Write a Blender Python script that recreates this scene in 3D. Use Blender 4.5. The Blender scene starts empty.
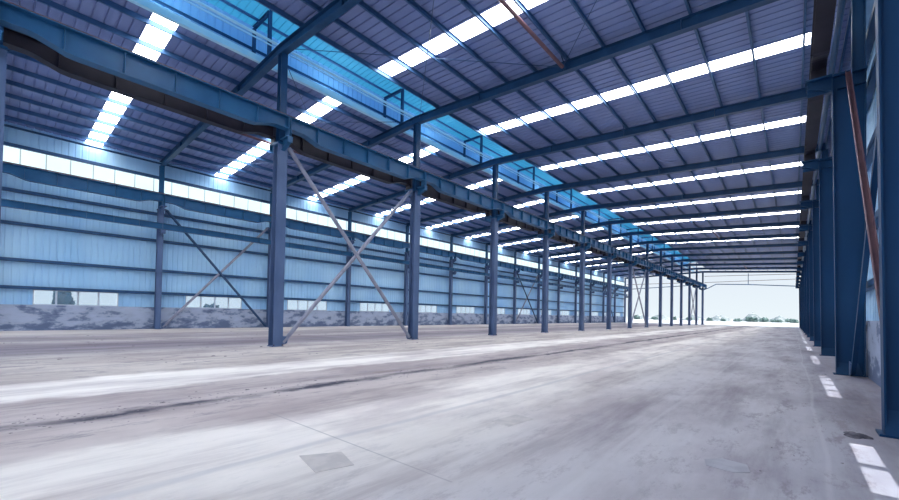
import bpy, bmesh, math, random
from mathutils import Vector, Matrix
random.seed(7)
col = bpy.context.scene.collection
D = 7.5
NL = 13                      # last frame
def Y(n): return 7.49 + n*D
XC, XL, XR = -15.47, -32.15, 0.87          # column rows (x to the right)
ORD = ['first','second','third','fourth','fifth','sixth','seventh','eighth','ninth','tenth','eleventh','twelfth','thirteenth','fourteenth','fifteenth']
def roof(x):                                # height of the rafters' top edge
    return 12.04 - 0.049*abs(x + 15.6)

# ------------------------------------------------------------------ materials
def new_mat(name):
    m = bpy.data.materials.new(name); m.use_nodes = True
    nt = m.node_tree; nt.nodes.clear()
    out = nt.nodes.new('ShaderNodeOutputMaterial')
    return m, nt, out
def N(nt, t, **kw):
    n = nt.nodes.new(t)
    for k, v in kw.items():
        if k in n.inputs: n.inputs[k].default_value = v
        else: setattr(n, k, v)
    return n
def c4(c): return (c[0], c[1], c[2], 1)
def painted(name, c, c2, rough=0.45, scale=3.0, metallic=0.0, stretch=(1,1,1), bump=0.0, contrast=(0.35,0.7)):
    m, nt, out = new_mat(name)
    b = N(nt, 'ShaderNodeBsdfPrincipled'); b.inputs['Roughness'].default_value = rough
    b.inputs['Metallic'].default_value = metallic; b.inputs['Specular IOR Level'].default_value = .3
    tc = N(nt, 'ShaderNodeNewGeometry')
    mp = N(nt, 'ShaderNodeMapping'); mp.inputs['Scale'].default_value = stretch
    nt.links.new(tc.outputs['Position'], mp.inputs['Vector'])
    no = N(nt, 'ShaderNodeTexNoise'); no.inputs['Scale'].default_value = scale; no.inputs['Detail'].default_value = 6
    nt.links.new(mp.outputs[0], no.inputs['Vector'])
    r = N(nt, 'ShaderNodeValToRGB')
    r.color_ramp.elements[0].position = contrast[0]; r.color_ramp.elements[0].color = c4(c)
    r.color_ramp.elements[1].position = contrast[1]; r.color_ramp.elements[1].color = c4(c2)
    nt.links.new(no.outputs['Fac'], r.inputs['Fac'])
    nt.links.new(r.outputs['Color'], b.inputs['Base Color'])
    if bump:
        bp = N(nt, 'ShaderNodeBump'); bp.inputs['Strength'].default_value = bump
        nt.links.new(no.outputs['Fac'], bp.inputs['Height']); nt.links.new(bp.outputs[0], b.inputs['Normal'])
    nt.links.new(b.outputs[0], out.inputs[0])
    return m
def emit_mat(name, c, s, seam=None, c2=None):
    m, nt, out = new_mat(name)
    e = N(nt, 'ShaderNodeEmission'); e.inputs['Strength'].default_value = s; e.inputs['Color'].default_value = c4(c)
    g = N(nt, 'ShaderNodeNewGeometry')
    no = N(nt, 'ShaderNodeTexNoise'); no.inputs['Scale'].default_value = 0.7
    nt.links.new(g.outputs['Position'], no.inputs['Vector'])
    r = N(nt, 'ShaderNodeValToRGB'); r.color_ramp.elements[0].position = .3; r.color_ramp.elements[1].position = .7
    r.color_ramp.elements[0].color = c4([k*.9 for k in c]); r.color_ramp.elements[1].color = c4(c)
    nt.links.new(no.outputs['Fac'], r.inputs['Fac']); nt.links.new(r.outputs[0], e.inputs['Color'])
    if seam:
        s2 = N(nt, 'ShaderNodeSeparateXYZ'); nt.links.new(g.outputs['Position'], s2.inputs[0])
        mo = N(nt, 'ShaderNodeMath', operation='FRACT'); dv = N(nt, 'ShaderNodeMath', operation='DIVIDE'); dv.inputs[1].default_value = seam
        nt.links.new(s2.outputs['Y'], dv.inputs[0]); nt.links.new(dv.outputs[0], mo.inputs[0])
        gt = N(nt, 'ShaderNodeMath', operation='GREATER_THAN'); gt.inputs[1].default_value = 0.05
        nt.links.new(mo.outputs[0], gt.inputs[0])
        mr = N(nt, 'ShaderNodeMapRange'); mr.inputs['To Min'].default_value = s*.45; mr.inputs['To Max'].default_value = s
        nt.links.new(gt.outputs[0], mr.inputs['Value']); nt.links.new(mr.outputs[0], e.inputs['Strength'])
    nt.links.new(e.outputs[0], out.inputs[0])
    return m
def translucent_sheet(name, c, t=0.6, strength_diff=0.4):
    m, nt, out = new_mat(name)
    a = N(nt, 'ShaderNodeBsdfTranslucent'); a.inputs['Color'].default_value = c4(c)
    b = N(nt, 'ShaderNodeBsdfDiffuse'); b.inputs['Color'].default_value = c4([k*.8 for k in c])
    mx = N(nt, 'ShaderNodeMixShader'); mx.inputs[0].default_value = 1-t
    nt.links.new(a.outputs[0], mx.inputs[1]); nt.links.new(b.outputs[0], mx.inputs[2]); nt.links.new(mx.outputs[0], out.inputs[0])
    return m

M = {}
M['column'] = painted('blue grey column paint', (.080,.130,.255), (.120,.180,.325), .42, 1.6, stretch=(1,1,.4), bump=.05)
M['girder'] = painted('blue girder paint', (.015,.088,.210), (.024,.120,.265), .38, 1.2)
M['rafter'] = painted('dark blue rafter paint', (.010,.050,.130), (.018,.072,.175), .40, 1.5)
M['deep'] = painted('deep blue portal paint', (.001,.036,.105), (.003,.052,.145), .55, 1.1, stretch=(1,1,.3), contrast=(.3,.75))
M['purlin'] = painted('steel blue purlin paint', (.045,.115,.255), (.065,.150,.310), .32, 2.0, metallic=.15)
M['brace'] = painted('pale primer on brace', (.26,.27,.36), (.36,.37,.46), .45, 3.0)
M['primer'] = painted('red brown primer', (.13,.07,.09), (.19,.10,.12), .5, 3.0)
M['dark_brace'] = painted('dark blue brace paint', (.03,.075,.17), (.05,.10,.21), .45, 2.0)
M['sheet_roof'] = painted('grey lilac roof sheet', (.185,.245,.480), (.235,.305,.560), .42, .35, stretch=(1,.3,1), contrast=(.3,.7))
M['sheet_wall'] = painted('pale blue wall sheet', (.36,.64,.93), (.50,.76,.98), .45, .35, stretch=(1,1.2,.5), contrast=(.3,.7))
M['girt'] = painted('navy girt paint', (.030,.085,.20), (.045,.115,.25), .45, 2.0)
M['skylight'] = emit_mat('daylit roof fibreglass', (.96,.98,1.0), 16.0)
M['strip'] = emit_mat('daylit wall fibreglass', (.74,.93,1.0), 1.35, seam=1.02)
M['strip_lap'] = M['strip']
M['cap'] = translucent_sheet('blue translucent cap sheet', (.15,.42,.56), .75)
M['cap_side'] = translucent_sheet('pale blue translucent side sheet', (.32,.58,.80), .7)
M['curb'] = painted('curb metal with painted sky gleam', (.45,.80,.98), (.58,.88,1.0), .3, 2.0)  # gleam of sky light through the vent is put into this pale colour
M['primer_shaded'] = painted('brown girder primer with painted shade', (.012,.010,.020), (.022,.018,.032), .5, 2.0)  # brown primer darkened to paint in the shade on the rear girders
M['dune'] = painted('scrub flecked dune', (.16,.20,.20), (.36,.38,.38), .95, .7, contrast=(.42,.60), stretch=(1,1,2))
M['rail'] = painted('rusty rail steel', (.10,.06,.06), (.17,.10,.09), .5, 3.0)
M['frame_metal'] = painted('white window frame', (.55,.62,.70), (.66,.72,.78), .4, 3.0)
M['rubble'] = painted('dirt clods', (.18,.16,.19), (.34,.30,.31), .9, 3.0)
M['soil'] = painted('dark damp soil', (.05,.05,.07), (.16,.15,.18), .95, 14.0)
M['sand'] = painted('bleached sand', (.42,.43,.44), (.52,.52,.51), .95, .06, contrast=(.35,.65))
M['scrub'] = painted('dusty green scrub', (.10,.17,.16), (.20,.27,.24), .9, 2.5)

def glass():
    m, nt, out = new_mat('dusty window glass')
    t = N(nt, 'ShaderNodeBsdfTransparent'); t.inputs['Color'].default_value = (.93,.97,1,1)
    d = N(nt, 'ShaderNodeBsdfTranslucent'); d.inputs['Color'].default_value = (.8,.9,.97,1)
    g = N(nt, 'ShaderNodeBsdfGlossy'); g.inputs['Roughness'].default_value = .1
    m1 = N(nt, 'ShaderNodeMixShader'); m1.inputs[0].default_value = .14
    m2 = N(nt, 'ShaderNodeMixShader'); m2.inputs[0].default_value = .05
    nt.links.new(t.outputs[0], m1.inputs[1]); nt.links.new(d.outputs[0], m1.inputs[2])
    nt.links.new(m1.outputs[0], m2.inputs[1]); nt.links.new(g.outputs[0], m2.inputs[2]); nt.links.new(m2.outputs[0], out.inputs[0])
    return m
M['glass'] = glass()

def plaster():
    m, nt, out = new_mat('peeling cement render')
    b = N(nt, 'ShaderNodeBsdfPrincipled'); b.inputs['Roughness'].default_value = .9
    g = N(nt, 'ShaderNodeNewGeometry')
    mp = N(nt, 'ShaderNodeMapping'); mp.inputs['Scale'].default_value = (1,.45,1)
    nt.links.new(g.outputs['Position'], mp.inputs['Vector'])
    n1 = N(nt, 'ShaderNodeTexNoise'); n1.inputs['Scale'].default_value = 2.4; n1.inputs['Detail'].default_value = 8; n1.inputs['Roughness'].default_value = .62
    nt.links.new(mp.outputs[0], n1.inputs['Vector'])
    r = N(nt, 'ShaderNodeValToRGB')
    e = r.color_ramp.elements
    e[0].position = .38; e[0].color = (.13,.17,.28,1)
    e[1].position = .62; e[1].color = (.44,.50,.64,1)
    k = e.new(.47); k.color = (.22,.27,.40,1)
    k = e.new(.50); k.color = (.38,.43,.56,1)
    s = N(nt, 'ShaderNodeSeparateXYZ'); nt.links.new(g.outputs['Position'], s.inputs[0])
    mr = N(nt, 'ShaderNodeMapRange'); mr.inputs['From Min'].default_value = 0.1; mr.inputs['From Max'].default_value = .7
    mr.inputs['To Min'].default_value = -.08; mr.inputs['To Max'].default_value = .03
    nt.links.new(s.outputs['Z'], mr.inputs['Value'])
    ad = N(nt, 'ShaderNodeMath', operation='ADD'); nt.links.new(n1.outputs['Fac'], ad.inputs[0]); nt.links.new(mr.outputs[0], ad.inputs[1])
    nt.links.new(ad.outputs[0], r.inputs['Fac']); nt.links.new(r.outputs[0], b.inputs['Base Color'])
    bp = N(nt, 'ShaderNodeBump'); bp.inputs['Strength'].default_value = .3; nt.links.new(n1.outputs['Fac'], bp.inputs['Height']); nt.links.new(bp.outputs[0], b.inputs['Normal'])
    nt.links.new(b.outputs[0], out.inputs[0]); return m
M['plaster'] = plaster()

def floor_mat():
    m, nt, out = new_mat('dusty concrete with dirt bands')
    L = nt.links.new
    b = N(nt, 'ShaderNodeBsdfPrincipled'); b.inputs['Roughness'].default_value = .75
    b.inputs['Specular IOR Level'].default_value = .35
    g = N(nt, 'ShaderNodeNewGeometry'); s = N(nt, 'ShaderNodeSeparateXYZ'); L(g.outputs['Position'], s.inputs[0])
    def noise(scale, vec=(1,1,1), detail=6, rough=.55):
        mp = N(nt, 'ShaderNodeMapping'); mp.inputs['Scale'].default_value = vec; L(g.outputs['Position'], mp.inputs['Vector'])
        n = N(nt, 'ShaderNodeTexNoise'); n.inputs['Scale'].default_value = scale; n.inputs['Detail'].default_value = detail
        n.inputs['Roughness'].default_value = rough; L(mp.outputs[0], n.inputs['Vector']); return n
    def math_(op, a, b_=None, c=None):
        n = N(nt, 'ShaderNodeMath', operation=op)
        for i, v in enumerate((a, b_, c)):
            if v is None: continue
            if isinstance(v, (int, float)): n.inputs[i].default_value = v
            else: L(v, n.inputs[i])
        return n.outputs[0]
    def ramp(fac, stops, interp='LINEAR'):
        r = N(nt, 'ShaderNodeValToRGB'); r.color_ramp.interpolation = interp
        e = r.color_ramp.elements
        e[0].position, e[0].color = stops[0][0], c4(stops[0][1]); e[1].position, e[1].color = stops[-1][0], c4(stops[-1][1])
        for p, c in stops[1:-1]:
            k = e.new(p); k.color = c4(c)
        L(fac, r.inputs['Fac']); return r.outputs[0]
    def mix(fac, a, b_, blend='MIX'):
        n = N(nt, 'ShaderNodeMix', data_type='RGBA', blend_type=blend)
        if isinstance(fac, (int, float)): n.inputs[0].default_value = fac
        else: L(fac, n.inputs[0])
        for i, v in ((6, a), (7, b_)):
            if isinstance(v, tuple): n.inputs[i].default_value = c4(v)
            else: L(v, n.inputs[i])
        return n.outputs[2]
    wob = noise(.35, (1,.35,1), 4)
    fine = noise(2.2, (1,.5,1), 5)
    # distance left of the camera line, wobbled
    xx = math_('MULTIPLY', s.outputs['X'], -1.0)
    xx = math_('ADD', xx, math_('MULTIPLY_ADD', wob.outputs['Fac'], 1.3, -.65))
    xx = math_('ADD', xx, math_('MULTIPLY_ADD', fine.outputs['Fac'], .8, -.4))
    t = math_('DIVIDE', math_('ADD', xx, 2.0), 36.0)
    P = lambda X: (X+2.0)/36.0
    pale=(.90,.85,.80); conc=(.56,.52,.54); conc2=(.44,.41,.45); dirt=(.56,.49,.475); dark=(.27,.235,.27); tan=(.60,.54,.50)
    base = ramp(t, [(P(-2),(.27,.26,.31)),(P(-.6),(.33,.32,.37)),(P(.3),(.48,.46,.49)),(P(2.0),(.50,.47,.49)),(P(3.2),(.68,.63,.60)),(P(4.2),(.86,.80,.75)),(P(5.15),(.84,.78,.73)),(P(5.5),(.58,.51,.49)),
        (P(6.6),dirt),(P(7.6),(.52,.455,.45)),(P(8.55),dirt),(P(8.75),pale),(P(10.55),pale),(P(10.8),tan),(P(13.5),tan),(P(15.8),(.50,.45,.44)),(P(17.5),dark),(P(20.5),(.29,.25,.28)),(P(22),(.50,.45,.44)),(P(25),(.33,.29,.31)),(P(28),(.58,.53,.50)),(P(33),(.60,.55,.52))])
    # mottling streaked along the hall
    st = noise(1.3, (1,.12,1), 8, .65)
    streak = ramp(st.outputs['Fac'], [(.36,(.70,.67,.69)),(.50,(1,1,1)),(.64,(1.10,1.10,1.10))])
    c = mix(1.0, base, streak, 'MULTIPLY')
    bl = noise(.5, (1,.45,1), 7, .6)
    blot = ramp(bl.outputs['Fac'], [(.40,(.72,.68,.71)),(.54,(1.03,1.03,1.03))])
    c = mix(.85, c, blot, 'MULTIPLY')
    # dark crumbs of dirt, denser in the dirt bands
    cr = noise(3.2, (1,.30,1), 9, .8)
    crumbs = ramp(cr.outputs['Fac'], [(.40,(1,1,1)),(.47,(0,0,0))])
    dirtmask = ramp(t, [(P(-2),(1,)*3),(P(-.2),(.85,)*3),(P(1),(.4,)*3),(P(3),(.25,)*3),(P(4),(.06,)*3),(P(5.4),(.12,)*3),(P(6),(.6,)*3),(P(8.5),(.55,)*3),(P(8.8),(.02,)*3),(P(10.5),(.02,)*3),(P(11),(.8,)*3),(P(26),(1,)*3),(P(29),(.2,)*3)])
    f = mix(1.0, crumbs, dirtmask, 'MULTIPLY')
    c = mix(f, c, (.26,.23,.26))
    # broken dark seam along the hall
    w2 = noise(.9, (1,.6,1), 8, .7)
    sx = math_('ADD', math_('MULTIPLY', s.outputs['X'], -1.0), math_('MULTIPLY_ADD', w2.outputs['Fac'], 1.1, -.55))
    dd = math_('ABSOLUTE', math_('SUBTRACT', sx, 6.9))
    seam = ramp(dd, [(.05,(1,1,1)),(.24,(0,0,0))])
    gap = noise(.8, (1,.5,1), 5)
    seamf = mix(1.0, seam, ramp(gap.outputs['Fac'], [(.38,(.3,)*3),(.52,(1,)*3)]), 'MULTIPLY')
    c = mix(seamf, c, (.04,.04,.07))
    # wheel tracks
    for X0, wd, am, cc in ((3.9,.05,.45,(.50,.48,.50)),(-.25,.02,.22,(.62,.61,.63)),(1.45,.03,.25,(.60,.58,.60)),(12.6,.12,.5,(.40,.35,.36)),(19.0,.25,.7,(.17,.15,.19)),(23.5,.2,.7,(.2,.18,.22))):
        q = math_('ABSOLUTE', math_('SUBTRACT', math_('ADD', math_('MULTIPLY', s.outputs['X'], -1.0), math_('MULTIPLY_ADD', wob.outputs['Fac'], .5, -.25)), X0))
        rr = ramp(q, [(wd*.5,(am,)*3),(wd*1.6,(0,0,0))])
        c = mix(rr, c, cc)
    # one saw-cut joint across the slab
    jy = math_('ABSOLUTE', math_('SUBTRACT', s.outputs['Y'], 2.62))
    jl = ramp(jy, [(.005,(.5,.5,.5)),(.014,(0,0,0))])
    jm = math_('LESS_THAN', math_('ABSOLUTE', math_('SUBTRACT', xx, 4.0)), 1.6)
    c = mix(math_('MULTIPLY', jl, jm), c, (.30,.28,.30))
    L(c, b.inputs['Base Color'])
    bh = math_('ADD', math_('MULTIPLY', cr.outputs['Fac'], .6), math_('MULTIPLY', bl.outputs['Fac'], 1.2))
    bp = N(nt, 'ShaderNodeBump'); bp.inputs['Strength'].default_value = .35; bp.inputs['Distance'].default_value = .05
    L(bh, bp.inputs['Height']); L(bp.outputs[0], b.inputs['Normal'])
    L(b.outputs[0], out.inputs[0]); return m
M['floor'] = floor_mat()

# ------------------------------------------------------------------ mesh helpers
class MB:
    def __init__(s): s.v = []; s.f = []
    def quad_prism(s, a, b):                      # two matching loops of points
        k = len(s.v); n = len(a); s.v += [tuple(p) for p in a] + [tuple(p) for p in b]
        s.f.append(tuple(k+i for i in range(n))[::-1]); s.f.append(tuple(k+n+i for i in range(n)))
        for i in range(n):
            j = (i+1) % n; s.f.append((k+i, k+j, k+n+j, k+n+i))
        return s
    def box(s, x0, x1, y0, y1, z0, z1):
        if x0 > x1: x0, x1 = x1, x0
        if y0 > y1: y0, y1 = y1, y0
        return s.quad_prism([(x0,y0,z0),(x1,y0,z0),(x1,y1,z0),(x0,y1,z0)], [(x0,y0,z1),(x1,y0,z1),(x1,y1,z1),(x0,y1,z1)])
    def bar(s, p, q, prof, up=(0,0,1)):           # closed profile [(u,v)] swept from p to q
        p, q, up = Vector(p), Vector(q), Vector(up)
        d = (q-p).normalized(); u = d.cross(up).normalized(); w = u.cross(d).normalized()
        return s.quad_prism([p+u*a+w*b for a, b in prof], [q+u*a+w*b for a, b in prof])
    def tube(s, p, q, r, n=10):
        up = (0,0,1) if abs((Vector(q)-Vector(p)).normalized().z) < .95 else (1,0,0)
        return s.bar(p, q, [(r*math.cos(2*math.pi*i/n), r*math.sin(2*math.pi*i/n)) for i in range(n)], up)
    def ibeam(s, p, q, h, w, t=.02, tf=None, up=(0,0,1)):
        tf = tf or t
        for a in ([(-w/2,h/2-tf),(w/2,h/2-tf),(w/2,h/2),(-w/2,h/2)], [(-w/2,-h/2),(w/2,-h/2),(w/2,-h/2+tf),(-w/2,-h/2+tf)], [(-t/2,-h/2+tf),(t/2,-h/2+tf),(t/2,h/2-tf),(-t/2,h/2-tf)]):
            s.bar(p, q, a, up)
        return s
    def build(s, name, mat, parent=None, bevel=0, smooth=False):
        me = bpy.data.meshes.new(name); me.from_pydata(s.v, [], s.f); me.update()
        bm = bmesh.new(); bm.from_mesh(me); bmesh.ops.recalc_face_normals(bm, faces=bm.faces); bm.to_mesh(me); bm.free()
        if smooth:
            for p in me.polygons: p.use_smooth = True
        me.materials.append(mat)
        o = bpy.data.objects.new(name, me); col.objects.link(o)
        if parent: o.parent = parent
        if bevel:
            m = o.modifiers.new('bevel', 'BEVEL'); m.width = bevel; m.segments = 2; m.limit_method = 'ANGLE'
        return o
def sheet(name, pts, mat, parent=None):            # strip of quads between two polylines
    a, b = pts; me = bpy.data.meshes.new(name)
    n = len(a); f = [(i, i+1, n+i+1, n+i) for i in range(n-1)]
    me.from_pydata([tuple(p) for p in a+b], [], f); me.update(); me.materials.append(mat)
    o = bpy.data.objects.new(name, me); col.objects.link(o)
    if parent: o.parent = parent
    m = o.modifiers.new('thickness', 'SOLIDIFY'); m.thickness = .004
    return o
def tag(o, label=None, cat=None, group=None, kind=None):
    if label: o['label'] = label
    if cat: o['category'] = cat
    if group: o['group'] = group
    if kind: o['kind'] = kind
    return o
def empty(name, loc, label=None, cat=None, group=None, kind=None):
    o = bpy.data.objects.new(name, None); o.location = loc; o.empty_display_size = .3; col.objects.link(o)
    return tag(o, label, cat, group, kind)
def copy_thing(src, loc, label=None, group=None, mirror=False):
    r = src.copy(); col.objects.link(r); r.location = loc
    if label: r['label'] = label
    if group: r['group'] = group
    for ch in list(src.children):
        c = ch.copy(); col.objects.link(c); c.parent = r
        for g in list(ch.children):
            h = g.copy(); col.objects.link(h); h.parent = c
    return r
def nth(k):                                        # k = 0 is the one nearest the camera end
    return ORD[k]

# ------------------------------------------------------------------ floor and ground
y_near, y_far = Y(-3), Y(NL) + .45
fl = MB().box(-32.45, 1.45, y_near, y_far, -.25, 0).build('floor', M['floor']); tag(fl, 'dusty concrete floor with pale and brown dirt bands', 'floor', kind='structure')
g = MB().box(-700, 500, -200, 1500, -.6, -.05).build('ground', M['sand']); tag(g, 'bleached sandy ground beyond the open end of the hall', 'ground', kind='structure')
def patch(name, pts, mat, z=.004):
    m = MB(); m.quad_prism([(x,y,0.0002) for x,y in pts], [(x,y,z) for x,y in pts]); return m.build(name, mat, fl)
M['patch'] = painted('repair mortar', (.60,.55,.53), (.52,.48,.47), .85, 5.0, contrast=(.42,.58))
M['patch_dark'] = painted('oil darkened mortar', (.36,.35,.39), (.42,.41,.45), .85, 5.0, contrast=(.42,.58))
patch('concrete_patch', [(-3.68,2.05),(-3.20,1.94),(-3.10,2.28),(-3.48,2.40)], M['patch'])
patch('concrete_patch', [(-3.05,4.45),(-2.75,4.40),(-2.70,4.95),(-3.0,5.0)], M['patch'])
patch('concrete_patch', [(-.64,4.62),(-.42,4.58),(-.30,4.70),(-.34,4.92),(-.55,4.96),(-.68,4.8)], M['patch_dark'])

# ------------------------------------------------------------------ sheets with ribs
def ribbed(y0, y1, period, rib, depth, at):        # returns polyline of (y, offset)
    out = []; y = y0
    while y < y1 - 1e-6:
        e = min(y+period, y1)
        for yy, o in ((y,0),(y+period-rib,0),(y+period-rib*.8,depth),(y+period-rib*.2,depth)):
            if yy <= e: out.append((yy, o))
        y += period
    out.append((y1, 0)); return out

# side walls ----------------------------------------------------------
WZ = dict(sill=1.45, head=2.38)
def side_wall(name, side, xin, label):
    """xin = inner face; side=-1 left, +1 right"""
    w = empty(name, (0,0,0), label, 'wall', kind='structure')
    s = side
    MB().box(xin, xin+s*.27, y_near, y_far, -.2, WZ['sill']).build('masonry_base', M['plaster'], w)
    xs = xin + s*.22
    def vert(z0, z1, ya, yb, mat, nm):
        pl = ribbed(ya, yb, .3, .09, .03, None)
        a = [(xs+s*o, y, z0) for y, o in pl]; b = [(xs+s*o, y, z1) for y, o in pl]
        return sheet(nm, (a, b), mat, w)
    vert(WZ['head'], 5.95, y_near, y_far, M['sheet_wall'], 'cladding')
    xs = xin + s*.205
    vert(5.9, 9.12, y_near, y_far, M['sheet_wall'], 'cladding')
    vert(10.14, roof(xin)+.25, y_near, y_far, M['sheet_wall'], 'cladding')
    xs = xin + s*.22
    e = y_near
    for n in range(-3, NL):
        a = Y(n)+.23*D if s < 0 else Y(n)+.385*D; b = a + .505*D
        vert(WZ['sill']-.06, WZ['head']+.01, e, a, M['sheet_wall'], 'cladding'); e = b
    vert(WZ['sill']-.06, WZ['head']+.01, e, y_far, M['sheet_wall'], 'cladding')
    xs = xin + s*.215
    vert(9.10, 10.16, y_near, y_far, M['strip'], 'clerestory_sheet')
    for z in (2.40, 3.92, 5.92, 7.72, 9.10, 10.18):
        m = MB(); x0, x1 = xin, xin+s*.18
        m.box(x0, x1, y_near, y_far, z-.09, z-.075).box(x0, x1, y_near, y_far, z+.075, z+.09).box(x0, x0+s*.012, y_near, y_far, z-.09, z+.09)
        if z == 2.40: m.box(xin+s*.15, xin+s*.27, y_near, y_far, 2.385, 2.41)  # plate added to block sun leaking through the sheet joint
        m.build('girt', M['girt'], w)
    return w
side_wall('wall_left', -1, -32.40, 'left wall of pale blue ribbed sheet over a stained masonry base')
side_wall('wall_right', 1, 1.45, 'right wall behind the deep blue columns')
k = 1
for s, xin in ((-1, -32.40), (1, 1.45)):
    proto = None; mw = .02 if s < 0 else .05
    for n in range(-1, NL):
        a = Y(n)+.23*D if s < 0 else Y(n)+.385*D; W = .505*D
        if proto is None:
            r = empty('window_%d' % k, (xin+s*.21, a, WZ['sill']), 'low four-pane window of white framing', 'window', kind='structure')
            f = MB(); h = WZ['head']+.0-WZ['sill']; t = .05
            f.box(-.03,.03,0,W,0,t).box(-.03,.03,0,W,h-t-.05,h)
            for i in range(5):
                y = i*(W-t)/4; f.box(-.028,.028,y-(mw if 0<i<4 else 0),y+t+(mw if 0<i<4 else 0),t,h-t-.05)
            wf = f.build('window_frame', M['frame_metal'], r)
            p = MB()
            for i in range(4):
                y = i*(W-t)/4; p.box(-.003,.003,y+t+mw+.002,y+(W-t)/4-mw-.002,t,h-t-.05)
            p.build('pane', M['glass'], wf)
            proto = r
        else:
            r = copy_thing(proto, (xin+s*.21, a, WZ['sill'])); r.name = 'window_%d' % k
        tag(r, 'low four-pane window in the %s wall, %s from the near end' % ('left' if s < 0 else 'right', nth(n+1)), 'window', kind='structure')
        k += 1

# roof ------------------------------------------------------------------
ceil = empty('ceiling', (0,0,0), 'lilac grey ribbed sheet roof on blue purlins with white skylight strips', 'ceiling', kind='structure')
SK = lambda xa, n: (.495, .60) if (xa < -10 and n == -1) else ((.45, .56) if xa < -10 else (.47, .573))
def zsheet(x): return roof(x) + .205
for (xa, xb) in ((1.75, -13.95), (-17.22, -32.75)):
    ye = y_near
    for n in range(-3, NL+1):
        ys = Y(n)+SK(xa, n)[0]*D if n < NL else y_far
        pl = ribbed(ye, ys, .35, .07, .045, None)
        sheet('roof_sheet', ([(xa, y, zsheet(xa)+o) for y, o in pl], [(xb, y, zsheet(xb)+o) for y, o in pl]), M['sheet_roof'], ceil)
        if n < NL:
            y0, y1 = Y(n)+SK(xa, n)[0]*D, Y(n)+SK(xa, n)[1]*D
            pl = ribbed(y0, y1, .35, .07, .03, None)
            xs_ = .42 if xa > 0 else xa
            sheet('skylight', ([(xs_, y, zsheet(xs_)+o) for y, o in pl], [(xb, y, zsheet(xb)+o) for y, o in pl]), M['skylight'], ceil)
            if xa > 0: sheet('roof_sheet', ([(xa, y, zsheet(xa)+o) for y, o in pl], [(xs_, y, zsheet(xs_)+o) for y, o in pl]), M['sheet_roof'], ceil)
            ye = y1
px = [1.35, .24] + [.24 - 1.43*i for i in range(1, 10)] + [-13.92, -17.3] + [-18.15 - 1.5*i for i in range(10)]
for x in px:
    if x < -32.3: x = -32.3
    z = roof(x); s = 1 if x > -15.5 else -1
    m = MB()                                         # C section
    m.box(x-.03, x+.03, y_near, y_far, z+.0, z+.01).box(x-.03, x+.03, y_near, y_far, z+.188, z+.2)
    m.box(x-.03*s-.004, x-.03*s+.004, y_near, y_far, z, z+.2).box(x+.03*s-.004, x+.03*s+.004, y_near, y_far, z, z+.025)
    m.build('purlin', M['purlin'], ceil)

# ridge monitor --------------------------------------------------------------
mon = empty('ridge_monitor', (-15.9, Y(-1), 12.2), 'raised ridge vent with blue translucent cap running along the roof above the centre columns', 'roof vent')
def rel(o, r): o.location = -r.location; return o      # meshes written in world coordinates
y0m, y1m = Y(-2), y_far
pl = ribbed(y0m, y1m, .3, .09, .03, None)
zc = lambda x: 14.32 - .06*abs(x+15.8)
rel(sheet('cap_sheet', ([(-18.6, y, zc(-18.6)+o) for y, o in pl], [(-15.8, y, zc(-15.8)+o) for y, o in pl]), M['cap'], mon), mon)
rel(sheet('cap_sheet', ([(-15.8, y, zc(-15.8)+o) for y, o in pl], [(-13.0, y, zc(-13.0)+o) for y, o in pl]), M['cap'], mon), mon)
rel(sheet('side_sheet', ([(-18.42-o, y, 12.72) for y, o in pl], [(-18.42-o, y, 14.12) for y, o in pl]), M['cap_side'], mon), mon)
rel(sheet('side_sheet', ([(-13.15+o, y, 13.45) for y, o in pl], [(-13.15+o, y, 14.1) for y, o in pl]), M['cap_side'], mon), mon)
m = MB().box(-18.40,-18.33,y0m,y1m,13.02,13.12); rel(m.build('side_girt', M['rafter'], mon), mon)
for x, z in ((-17.75, 14.0), (-16.2, 14.06), (-14.4, 14.03)):
    m = MB(); m.box(x-.04, x+.04, y0m, y1m, z, z+.10); rel(m.build('cap_purlin', M['purlin'], mon), mon)
m = MB().box(-17.36, -17.2, y0m, y1m, 11.94, 12.0).box(-17.215, -17.2, y0m, y1m, 12.0, 12.2); rel(m.build('curb_flashing', M['curb'], mon), mon)
m = MB().box(-13.98, -13.93, y0m, y1m, 11.98, 12.25); rel(m.build('curb_flashing', M['purlin'], mon), mon)
m = MB().tube((-15.78,y0m,12.11),(-15.78,y1m,12.11),.055).tube((-15.98,y0m,12.08),(-15.98,y1m,12.08),.03); rel(m.build('ridge_tube', M['curb'], mon), mon)
for n in range(-2, NL+1):
    y = Y(n)
    m = MB(); m.ibeam((-16.7,y,12.0),(-16.7,y,14.0),.13,.13,.014,up=(1,0,0)); rel(m.build('monitor_post', M['rafter'], mon), mon)
    m = MB(); m.ibeam((-16.77,y,13.96),(-18.3,y,13.96),.13,.13,.014); rel(m.build('monitor_arm', M['rafter'], mon), mon)
    m = MB(); m.ibeam((-18.22,y,12.35),(-18.22,y,13.9),.12,.12,.014,up=(1,0,0)); rel(m.build('monitor_post', M['rafter'], mon), mon)
    m = MB(); m.ibeam((-13.4,y,12.5),(-13.4,y,14.0),.12,.12,.014,up=(1,0,0)); rel(m.build('monitor_post', M['rafter'], mon), mon)
    m = MB(); m.box(-14.16,-13.99,y-.05,y+.05,12.05,12.28); rel(m.build('curb_clip', M['curb'], mon), mon)

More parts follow.
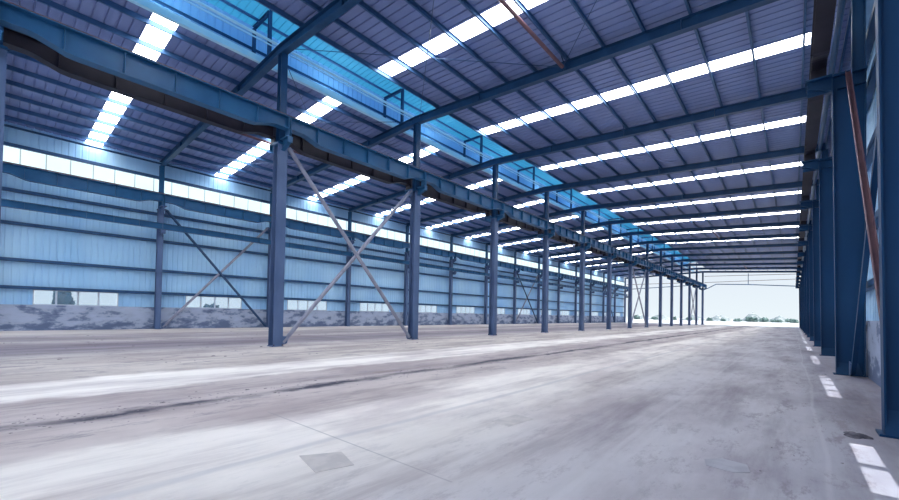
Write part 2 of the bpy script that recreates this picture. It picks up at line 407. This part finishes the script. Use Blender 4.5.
# rafters --------------------------------------------------------------------
def rafter(side):
    r = empty('roof_rafter', (XC, 0, 0))
    xa, xb = (-15.47, 1.30) if side > 0 else (-15.47, -32.30)
    def lo(x):
        return 11.66 - .049*abs(x+15.6) if side > 0 else 11.66 - .044*abs(x+15.6)
    lo_ = lambda x: lo(x)
    A = [(xa, roof(xa)), (xb, roof(xb)), (xb, lo_(xb)), (xa, lo_(xa))]
    L = lambda pts, w: MB().quad_prism([(x-XC, -w, z) for x, z in pts], [(x-XC, w, z) for x, z in pts])
    L(A, .008).build('web', M['rafter'], r)
    L([(xa,roof(xa)),(xb,roof(xb)),(xb,roof(xb)-.018),(xa,roof(xa)-.018)], .13).build('top_flange', M['rafter'], r)
    L([(xa,lo_(xa)),(xb,lo_(xb)),(xb,lo_(xb)-.018),(xa,lo_(xa)-.018)], .13).build('bottom_flange', M['rafter'], r)
    ks = (-11.3, -7.05, -2.9) if side > 0 else (-19.6, -23.8, -28.0)
    for x in ks:
        m = MB(); m.box(x-XC-.012, x-XC+.012, -.12, .12, lo_(x), roof(x)); m.build('splice_plate', M['rafter'], r)
    x = -7.05 if side > 0 else -23.8
    m = MB()
    for sgn in (-1, 1): m.tube((x-XC+.1, sgn*.02, lo_(x)+.03), (x-XC+.1, sgn*.55, roof(x)+.05), .022, 6)
    m.build('fly_brace', M['rafter'], r)
    return r
for side, nm in ((1, 'right'), (-1, 'left')):
    p = None
    for n in range(-1, NL+1):
        lab = 'dark blue I-section rafter over the %s bay of the hall, %s from the near end' % (nm, nth(n+1))
        if p is None: p = rafter(side); p.location.y = Y(n); tag(p, lab, 'roof beam', 'rafters of the %s bay' % nm)
        else: copy_thing(p, (XC, Y(n), 0), lab)

# columns ---------------------------------------------------------------------
def hsec(m, cx, cy, z0, z1, dx, wy, t=.018):        # H section, flanges facing +-x
    m.box(cx-dx/2, cx-dx/2+t, cy-wy/2, cy+wy/2, z0, z1).box(cx+dx/2-t, cx+dx/2, cy-wy/2, cy+wy/2, z0, z1)
    m.box(cx-dx/2+t, cx+dx/2-t, cy-t/2, cy+t/2, z0, z1); return m
def centre_column():
    r = empty('steel_column', (XC, Y(-1), 0))
    m = MB(); hsec(m, 0, 0, .03, 7.95, .38, .40); m.build('lower_shaft', M['column'], r)
    m = MB(); m.box(-.25,.25,-.215,.215,.0,.03)
    m.build('base_plate', M['column'], r)
    bp = r.children[-1] if r.children[-1].name.startswith('base_plate') else [c for c in r.children if c.name.startswith('base_plate')][0]
    for x in (-.22,.22):
        for y in (-.17,.17): MB().tube((x,y,.03),(x,y,.085),.018,6).build('anchor_bolt', M['rail'], bp)
    m = MB()
    for s in (-1, 1):
        pts = [(s*.19,7.72),(s*.74,7.94),(s*.74,8.12),(s*.19,8.12)]
        m.quad_prism([(x,-.01,z) for x,z in pts],[(x,.01,z) for x,z in pts])
        m.box(s*.19, s*.76, -.12, .12, 8.10, 8.14)
        m.quad_prism([(s*.19,-.08,7.71),(s*.74,-.08,7.93),(s*.74,-.08,7.945),(s*.19,-.08,7.725)],[(s*.19,.08,7.71),(s*.74,.08,7.93),(s*.74,.08,7.945),(s*.19,.08,7.725)])
        m.box(s*.74, s*.76, -.10, .10, 7.90, 8.12)
    m.box(-.22,.22,-.21,.21,7.95,8.02)
    m.build('crane_bracket', M['girder'], r)
    m = MB(); hsec(m, 0, 0, 8.02, 11.62, .30, .26, .016); m.build('upper_shaft', M['rafter'], r)
    return r
def left_column():
    r = empty('steel_column', (XL, Y(-1), 0))
    m = MB(); hsec(m, 0, 0, .03, 7.95, .38, .30); m.build('lower_shaft', M['column'], r)
    MB().box(-.24,.24,-.17,.17,0,.03).build('base_plate', M['column'], r)
    m = MB(); s = 1
    pts = [(.19,7.6),(.8,7.86),(.8,8.12),(.19,8.12)]
    m.quad_prism([(x,-.01,z) for x,z in pts],[(x,.01,z) for x,z in pts]).box(.19,.82,-.15,.15,8.10,8.14)
    m.box(-.20,.20,-.18,.18,7.95,8.02); m.build('crane_bracket', M['column'], r)
    m = MB(); m.box(.19,.78,-.13,.13,6.50,6.56).box(.19,.78,-.01,.01,6.2,6.5).box(.6,.78,-.12,.12,6.32,6.5)
    m.build('lower_bracket', M['column'], r)
    m = MB(); hsec(m, 0, 0, 8.02, 10.92, .28, .24, .016); m.build('upper_shaft', M['girder'], r)
    return r
def right_column():
    r = empty('portal_column', (XR, Y(-1), 0))
    zt = 8.06
    fl_ = lambda z: -.11*z/9.0                       # the inner flange leans inwards with height
    xo = .55
    m = MB(); m.quad_prism([(fl_(0)+.01,-.008,.03),(xo,-.008,.03),(xo,-.008,zt),(fl_(zt)+.01,-.008,zt)],[(fl_(0)+.01,.008,.03),(xo,.008,.03),(xo,.008,zt),(fl_(zt)+.01,.008,zt)])
    m.build('web', M['deep'], r)
    m = MB(); a = [(fl_(0),-.11,.03),(fl_(0)+.02,-.11,.03),(fl_(0)+.02,.11,.03),(fl_(0),.11,.03)]; b = [(x+fl_(zt),y,zt) for x,y,_z in a]
    m.quad_prism(a,b); m.build('inner_flange', M['deep'], r)
    MB().box(xo-.02,xo,-.11,.11,.03,zt).build('outer_flange', M['deep'], r)
    m = MB(); hsec(m, .41, 0, 8.12, 10.86, .26, .22, .016); m.build('upper_shaft', M['deep'], r)
    m = MB(); m.box(-.05,.58,-.165,.165,0,.03)
    m.quad_prism([(0,-.16,.03),(.5,-.16,.03),(.42,-.01,.32),(.03,-.01,.32)],[(0,-.145,.03),(.5,-.145,.03),(.42,.0,.34),(.03,.0,.34)])
    m.build('base_plate', M['deep'], r)
    m = MB(); m.box(fl_(8)-.55,fl_(8),-.15,.15,8.10,8.14).box(fl_(8)-.5,fl_(8),-.01,.01,7.7,8.1)
    m.box(-.08,xo+.02,-.14,.14,8.06,8.12).box(0,xo-.02,-.14,.14,7.70,7.72)
    m.quad_prism([(fl_(8),-.13,7.68),(fl_(8),-.13,7.70),(fl_(8)-.53,-.13,7.92),(fl_(8)-.53,-.13,7.90)],[(fl_(8),.13,7.68),(fl_(8),.13,7.70),(fl_(8)-.53,.13,7.92),(fl_(8)-.53,.13,7.90)])
    m.build('crane_bracket', M['deep'], r)
    return r
for mk, x, what, grp in ((centre_column, XC, 'grey blue H-section steel column of the centre row', 'centre row columns'),
                    (left_column, XL, 'slim blue steel column standing against the left wall', 'left wall columns'),
                    (right_column, XR, 'deep tapered dark blue steel column along the right wall', 'right wall columns')):
    p = None
    n0 = 0 if x == XR else -1
    for n in range(n0, NL+1):
        lab = what + ', ' + (nth(n-n0) + ' from the near end' if n < NL else 'last one at the open far end')
        if p is None: p = mk(); p.location.y = Y(n); tag(p, lab, 'column', grp)
        else: copy_thing(p, (x, Y(n), 0), lab)

# crane girders ------------------------------------------------------------------
def girder(mat):
    r = empty('crane_girder', (0,0,0))
    top, deep, shal = 8.86, 8.20, 8.43
    lo = [(.02,8.43),(.55,8.43),(.72,8.40),(1.25,8.22),(1.45,deep),(D-1.45,deep),(D-1.25,8.22),(D-.72,8.40),(D-.55,8.43),(D-.02,8.43)]
    pts = [(.02,top)] + lo + [(D-.02,top)]
    pts = pts[::-1]
    m = MB()
    for i in range(len(lo)-1):
        (a, za), (b, zb) = lo[i], lo[i+1]
        m.quad_prism([(-.01,a,za),(-.01,b,zb),(-.01,b,top),(-.01,a,top)],[(.01,a,za),(.01,b,zb),(.01,b,top),(.01,a,top)])
    m.build('web', mat, r)
    MB().box(-.17,.17,.02,D-.02,top,top+.025).build('top_flange', mat, r)
    m = MB()
    for i in range(len(lo)-1):
        (a, za), (b, zb) = lo[i], lo[i+1]
        m.quad_prism([(-.16,a,za-.025),(-.16,b,zb-.025),(-.16,b,zb),(-.16,a,za)],[(.16,a,za-.025),(.16,b,zb-.025),(.16,b,zb),(.16,a,za)])
    m.build('bottom_flange', mat, r)
    y = 1.27
    for i in range(5):
        m = MB(); yy = y*(i+1) - .06
        z = 8.24 if yy < 1.4 or yy > D-1.4 else deep
        m.box(-.13,.13,yy-.008,yy+.008,z,top); m.build('stiffener', mat, r)
    MB().box(-.16,.16,.025,.05,8.15,top).build('end_plate', mat, r); MB().box(-.16,.16,D-.05,D-.025,8.15,top).build('end_plate', mat, r)
    return r
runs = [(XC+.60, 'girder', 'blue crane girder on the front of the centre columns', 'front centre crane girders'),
        (XC-.60, 'primer_shaded', 'dark crane girder behind the centre columns', 'rear centre crane girders'),
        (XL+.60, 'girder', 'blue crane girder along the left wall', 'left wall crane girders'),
        (.50, 'primer_shaded', 'dark crane girder along the right wall columns', 'right wall crane girders')]
for x, mt, what, grp in runs:
    p = None
    for n in range(-1, NL):
        lab = what + ', %s span from the near end' % nth(n+1)
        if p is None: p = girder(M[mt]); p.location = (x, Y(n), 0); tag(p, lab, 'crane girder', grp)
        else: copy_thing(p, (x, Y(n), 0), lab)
    m = MB(); m.box(-.03,.03,0,Y(NL)-Y(-1),.0,.10).box(-.055,.055,0,Y(NL)-Y(-1),0,.02)
    o = m.build('crane_rail', M['rail']); o.location = (x, Y(-1), 8.886)
    tag(o, 'thin rusty crane rail on top of the ' + {'front centre crane girders':'front girders of the centre row','rear centre crane girders':'rear girders of the centre row','left wall crane girders':'left wall girders','right wall crane girders':'right wall girders'}[grp], 'crane rail')
# lower beam on the left wall columns
p = None
for n in range(-1, NL):
    lab = 'shallow blue beam below the left wall crane girder, %s span from the near end' % nth(n+1)
    if p is None:
        p = empty('runway_beam', (XL+.58, Y(n), 0), lab, 'beam', 'lower runway beams on the left wall')
        h0, h1 = 6.60, 6.97
        MB().box(-.008,.008,.02,D-.02,h0,h1).build('web', M['girder'], p)
        MB().box(-.12,.12,.02,D-.02,h1,h1+.02).build('top_flange', M['girder'], p)
        MB().box(-.12,.12,.02,D-.02,h0,h0+.02).build('bottom_flange', M['girder'], p)
        for i in range(5): MB().box(-.1,.1,1.25*(i+1)-.006,1.25*(i+1)+.006,h0+.02,h1).build('stiffener', M['girder'], p)
    else: copy_thing(p, (XL+.58, Y(n), 0), lab)

# cross braces ---------------------------------------------------------------------
def cross(x, n, za, zb, r1, m1, m2, label, cat='brace', sec='tube', inset=.31):
    r = empty('cross_brace', (x, Y(n)+D/2, 0), label, cat)
    a = D/2 - inset
    for sgn, mm, dx in ((1, m1, .06 if sec == 'I' else .05), (-1, m2, -.055 if sec == 'I' else -.05)):
        m = MB(); p, q = (dx, -sgn*a, zb), (dx, sgn*a, za)
        if sec == 'tube': m.tube(p, q, r1, 12)
        elif sgn == 1: m.bar(p, q, [(-.075,-.045),(.075,-.045),(.075,.045),(-.075,.045)], (1,0,0))
        else: m.ibeam(p, q, .10, .12, .014, up=(1,0,0))
        m.build('diagonal', mm, r, smooth=False)
    for yy, zz in ((-a, za), (a, za), (-a, zb), (a, zb)):
        s = 1 if yy > 0 else -1; v = 1 if zz == za else -1
        MB().quad_prism([(-.012,yy+s*.09,zz-v*.11),(-.012,yy+s*.09,zz+v*.28),(-.012,yy-s*.2,zz+v*.24),(-.012,yy-s*.16,zz-v*.02)],
                     [(.012,yy+s*.09,zz-v*.11),(.012,yy+s*.09,zz+v*.28),(.012,yy-s*.2,zz+v*.24),(.012,yy-s*.16,zz-v*.02)]).build('gusset_plate', M['column'], r)
    return r
bay = {0:'nearest the camera', 6:'halfway down the hall', 11:'near the open far end'}
for n in (0, 6, 11):
    cross(XC, n, .12, 7.95, .085, M['brace'], M['brace'] , 'tall pale X-brace of pipes between two centre columns, '+bay[n])
    cross(XL+.02, n, .12, 8.0, .085, M['dark_brace'], M['brace'], 'tall X-brace of pipes between two left wall columns, '+bay[n])
    cross(XR+.245, n, .1, 8.0, .09, M['deep'], M['primer'], 'tall X-brace with one red brown diagonal between right wall columns, '+bay[n], sec='I')

# roof bracing ----------------------------------------------------------------------
zb_ = lambda x: roof(x) - .2
for n in (0, 6, 11):
    for xa, xb, nm in ((-.6, -7.05, 'outer right roof'), (-7.05, -15.2, 'inner right roof'), (-15.8, -23.8, 'inner left roof'), (-23.8, -31.9, 'outer left roof')):
        r = empty('tie_rod_brace', ((xa+xb)/2, Y(n)+D/2, 11.6), 'thin crossed tie rods, %s, %s' % (nm, bay[n]), 'tie rod')
        for p, q, dz in (((xa, Y(n)+.1), (xb, Y(n+1)-.1), .02), ((xa, Y(n+1)-.1), (xb, Y(n)+.1), -.02)):
            m = MB(); m.tube((p[0], p[1], zb_(p[0])+dz), (q[0], q[1], zb_(q[0])+dz), .014, 6)
            rel(m.build('rod', M['dark_brace'], r), r)
    for x, nm in ((-7.05, 'right'), (-23.8, 'left')):
        o = MB(); o.tube((0, .14, 0), (0, D-.14, 0), .07, 12)
        r = empty('roof_strut', (x, Y(n), roof(x)-.24), 'red brown pipe strut between rafters of the %s bay, %s' % (nm, bay[n]), 'strut')
        o.build('pipe', M['primer'], r)
        MB().box(-.09,.09,.145,.165,-.12,.12).build('end_plate', M['rafter'], r); MB().box(-.09,.09,D-.165,D-.145,-.12,.12).build('end_plate', M['rafter'], r)

# eave struts -------------------------------------------------------------------------
for x, nm in ((-31.98, 'left'), (1.06, 'right')):
    o = MB().tube((0, 0, 0), (0, Y(NL)-Y(-1), 0), .06 if x < 0 else .09, 12).build('eave_strut', M['rafter']); o.location = (x, Y(-1), 11.02 if x < 0 else 10.95)
    tag(o, 'long dark pipe along the eave of the %s wall' % nm, 'strut')

# light gantry at the far end -----------------------------------------------------------
ye = Y(NL)+.31
gt = empty('end_gantry', (-7.3, ye+.02, 8.0), 'slender blue pipe frame spanning the right bay at the open far end', 'gantry')
def tb(name, pts, r, mat, par):
    m = MB()
    for a, b in zip(pts[:-1], pts[1:]): m.tube(a, b, r, 10)
    return rel(m.build(name, mat, par), par)
tb('bottom_pipe', [(-15.2,ye,8.05),(-14.6,ye,8.1),(-13.0,ye,9.0),(-7.3,ye,8.75),(.75,ye,8.15)], .09, M['girder'], gt)
tb('middle_pipe', [(-15.2,ye,9.45),(.8,ye,9.6)], .05, M['primer'], gt)
tb('upper_pipe', [(-15.2,ye,10.85),(.8,ye,10.6)], .05, M['primer'], gt)
tb('post', [(-7.3,ye,8.75),(-7.3,ye,11.1)], .06, M['girder'], gt)
gt2 = empty('end_gantry', (-24, ye+.02, 8.0), 'slender blue pipe frame spanning the left bay at the open far end', 'gantry')
tb('bottom_pipe', [(-15.8,ye,8.2),(-17.5,ye,8.9),(-31.9,ye,8.3)], .08, M['girder'], gt2)
tb('middle_pipe', [(-15.8,ye,9.5),(-31.9,ye,9.5)], .05, M['primer'], gt2)
tb('post', [(-24,ye,8.6),(-24,ye,11.2)], .06, M['girder'], gt2)

# rubble ---------------------------------------------------------------------------------
def stones(name, n, fx, label, smin, smax):
    m = MB()
    for i in range(n):
        x, y = fx(); s = random.uniform(smin, smax)*(1 if random.random() < .9 else 1.8)
        k = 5; a0 = random.random()*6
        lo = [(x+s*math.cos(a0+6.283*j/k)*random.uniform(.7,1.2), y+s*1.4*math.sin(a0+6.283*j/k)*random.uniform(.7,1.2), -.002) for j in range(k)]
        hi = [(x+(p[0]-x)*.55, y+(p[1]-y)*.55, s*random.uniform(.2,.45)) for p in lo]
        m.quad_prism(lo, hi)
    return tag(m.build(name, M['rubble']), label, 'rubble', kind='stuff')
stones('loose_gravel', 900, lambda: (-6.95+random.gauss(0,.22)+.25*math.sin(random.random()*9), Y(-1)+random.random()**1.6*60), 'loose dirt clods along the dark seam in the floor', .006, .018)
stones('loose_gravel', 700, lambda: (-random.uniform(12,27), Y(-1)+random.random()**1.3*50), 'scattered clods on the brown dirt near the left wall', .010, .032)
stones('loose_gravel', 150, lambda: (random.uniform(-.4,1.35), Y(-.8)+random.random()**1.5*40), 'crumbs of dirt along the foot of the right wall', .004, .013)
def mound(x, y, rx, ry, h, nm, label, mat, seed):
    rnd = random.Random(seed); v = []; f = []; K, R_ = 18, 6
    v.append((0,0,h))
    ph = [rnd.random()*6.28 for _ in range(4)]
    for r in range(1, R_+1):
        t = r/R_
        for k_ in range(K):
            a = 6.283*k_/K; w = 1+.18*math.sin(3*a+ph[0])+.1*math.sin(5*a+ph[1])
            z = h*(math.cos(t*math.pi/2)**1.2)*(1+.2*math.sin(2*a+ph[2])+.12*rnd.uniform(-1,1)) if r < R_ else -.06
            v.append((rx*t*w*math.cos(a), ry*t*w*math.sin(a), z))
    for k_ in range(K): f.append((0, 1+k_, 1+(k_+1) % K))
    for r in range(R_-1):
        for k_ in range(K):
            a = 1+r*K+k_; b = 1+r*K+(k_+1) % K; f.append((a, a+K, b+K, b))
    me = bpy.data.meshes.new(nm); me.from_pydata(v, [], f); me.update(); me.materials.append(mat)
    for p in me.polygons: p.use_smooth = True
    o = bpy.data.objects.new(nm, me); col.objects.link(o); o.location = (x, y, -.05)
    return tag(o, label, 'mound' if nm == 'dirt_mound' else 'bush')
# small heaps at column feet
mound(.60, Y(0)-.36, .15, .17, .04, 'dirt_mound', 'small dark dirt heap at the foot of the nearest right wall column', M['soil'], 3)
mound(.62, Y(1)-.36, .15, .17, .05, 'dirt_mound', 'small dark dirt heap at the foot of the second right wall column', M['soil'], 4)
bpy.data.objects['dirt_mound'].location.z = -.0
# dunes and scrub beyond the open end
dunes = [(-6,285,6.5,5,3.2),(-19,305,7,5,4.6),(-34,288,6.5,5,3.0),(-50,306,7,5,3.2),(-66,288,6.5,5,2.6),(-84,306,7,5,3.0),(-101,288,6.5,5,2.4)]
names = ['scrubby dune nearest the right wall end','tallest scrubby dune','third scrubby dune from the right','fourth scrubby dune from the right','fifth scrubby dune from the right','sixth scrubby dune from the right','leftmost scrubby dune']
for i, (x, y, rx, ry, h) in enumerate(dunes):
    mound(x, y, rx, ry, h, 'dirt_mound', names[i]+' on the horizon beyond the hall', M['dune'], 20+i)
rnd = random.Random(5)
def bush(x, y, r, h, label, base=-.05):
    m = MB(); 
    bm = bmesh.new()
    for i in range(7):
        mt = Matrix.Translation((rnd.uniform(-r,r)*.8, rnd.uniform(-r,r)*.4, h*rnd.uniform(.25,.6))) @ Matrix.Diagonal((r*rnd.uniform(.3,.5), r*.4, h*rnd.uniform(.3,.5), 1))
        bmesh.ops.create_icosphere(bm, subdivisions=2, radius=1, matrix=mt)
    for v_ in bm.verts:
        v_.co += Vector((rnd.uniform(-1,1), rnd.uniform(-1,1), rnd.uniform(-1,1)))*.22*h
        if v_.co.z < 0: v_.co.z = 0
    me = bpy.data.meshes.new('scrub_bush'); bm.to_mesh(me); bm.free(); me.materials.append(M['scrub'])
    o = bpy.data.objects.new('scrub_bush', me); col.objects.link(o); o.location = (x, y, base)
    return tag(o, label, 'bush', 'scrub on the far dunes')
spots = [(-1,262,2.4,2.0,0),(-6.5,268,2.2,1.8,0),(-12,264,2.6,2.4,0),(-17.5,270,2.4,2.8,0),(-23,262,2.0,1.9,0),(-29,264,1.4,1.5,0),(-36,266,1.4,2.1,0),(-45,262,1.4,1.8,0),(-54,266,1.6,2.2,0),(-63,262,1.5,2.0,0),(-74,266,1.8,2.3,0)]
for i, (x, y, r, h, b) in enumerate(spots):
    bush(x, y, r, h, 'dusty green scrub on the sand beyond the open end, %s clump from the right' % ORD[i], b-.05)
o = bush(-34.6, Y(0)+.55*D, .26, 2.0, 'dark green bush outside the left wall, seen through its second window'); del o['group']
o = bush(-34.4, Y(-1)+.42*D, .10, 2.4, 'small bush outside the left wall, seen through its nearest window'); del o['group']

# ------------------------------------------------------------------ light
w = bpy.data.worlds.new('sky'); bpy.context.scene.world = w; w.use_nodes = True
nt = w.node_tree; nt.nodes.clear()
out = nt.nodes.new('ShaderNodeOutputWorld'); bg = nt.nodes.new('ShaderNodeBackground')
tc = nt.nodes.new('ShaderNodeTexCoord'); sp = nt.nodes.new('ShaderNodeSeparateXYZ'); r = nt.nodes.new('ShaderNodeValToRGB')
nt.links.new(tc.outputs['Generated'], sp.inputs[0]); nt.links.new(sp.outputs['Z'], r.inputs['Fac'])
e = r.color_ramp.elements
e[0].position = 0; e[0].color = (.84,.93,.98,1)
e[1].position = .7; e[1].color = (.20,.48,.92,1)
k = e.new(.12); k.color = (.76,.84,.94,1)
k = e.new(.28); k.color = (.45,.68,.95,1)
nt.links.new(r.outputs[0], bg.inputs['Color']); bg.inputs['Strength'].default_value = 1.0
nt.links.new(bg.outputs[0], out.inputs[0])
sun = bpy.data.lights.new('sun', 'SUN'); sun.energy = 9.0; sun.angle = math.radians(.53); sun.color = (1,.97,.93)
so = bpy.data.objects.new('sun', sun); col.objects.link(so)
so.rotation_euler = Vector((-.52, .02, -1.0)).to_track_quat('-Z', 'Y').to_euler()

# ------------------------------------------------------------------ camera (level fitted from the photograph)
f, cx, cy, yaw, pit, rol, H = 399.43, 449.35, 306.71, .71141, .01631, .01954, 1.4338
fw = Vector((-math.sin(yaw)*math.cos(pit), math.cos(yaw)*math.cos(pit), math.sin(pit)))
rt = Vector((math.cos(yaw), math.sin(yaw), 0)); up = rt.cross(fw)
rt2 = rt*math.cos(rol) + up*math.sin(rol); up2 = up*math.cos(rol) - rt*math.sin(rol)
cam = bpy.data.cameras.new('camera'); co = bpy.data.objects.new('camera', cam); col.objects.link(co)
cam.sensor_width = 36; cam.lens = f*36/899; cam.shift_x = -(cx-449.5)/899; cam.shift_y = (cy-250)/899
cam.clip_end = 3000; cam.clip_start = .02
mt = Matrix.Identity(4)
for i, vv in enumerate((rt2, up2, -fw)):
    for j in range(3): mt[j][i] = vv[j]
mt[2][3] = H
co.matrix_world = mt
bpy.context.scene.camera = co
vs = bpy.context.scene.view_settings
vs.view_transform = 'Standard'; vs.look = 'None'; vs.exposure = 0; vs.gamma = 1; vs.use_curve_mapping = False
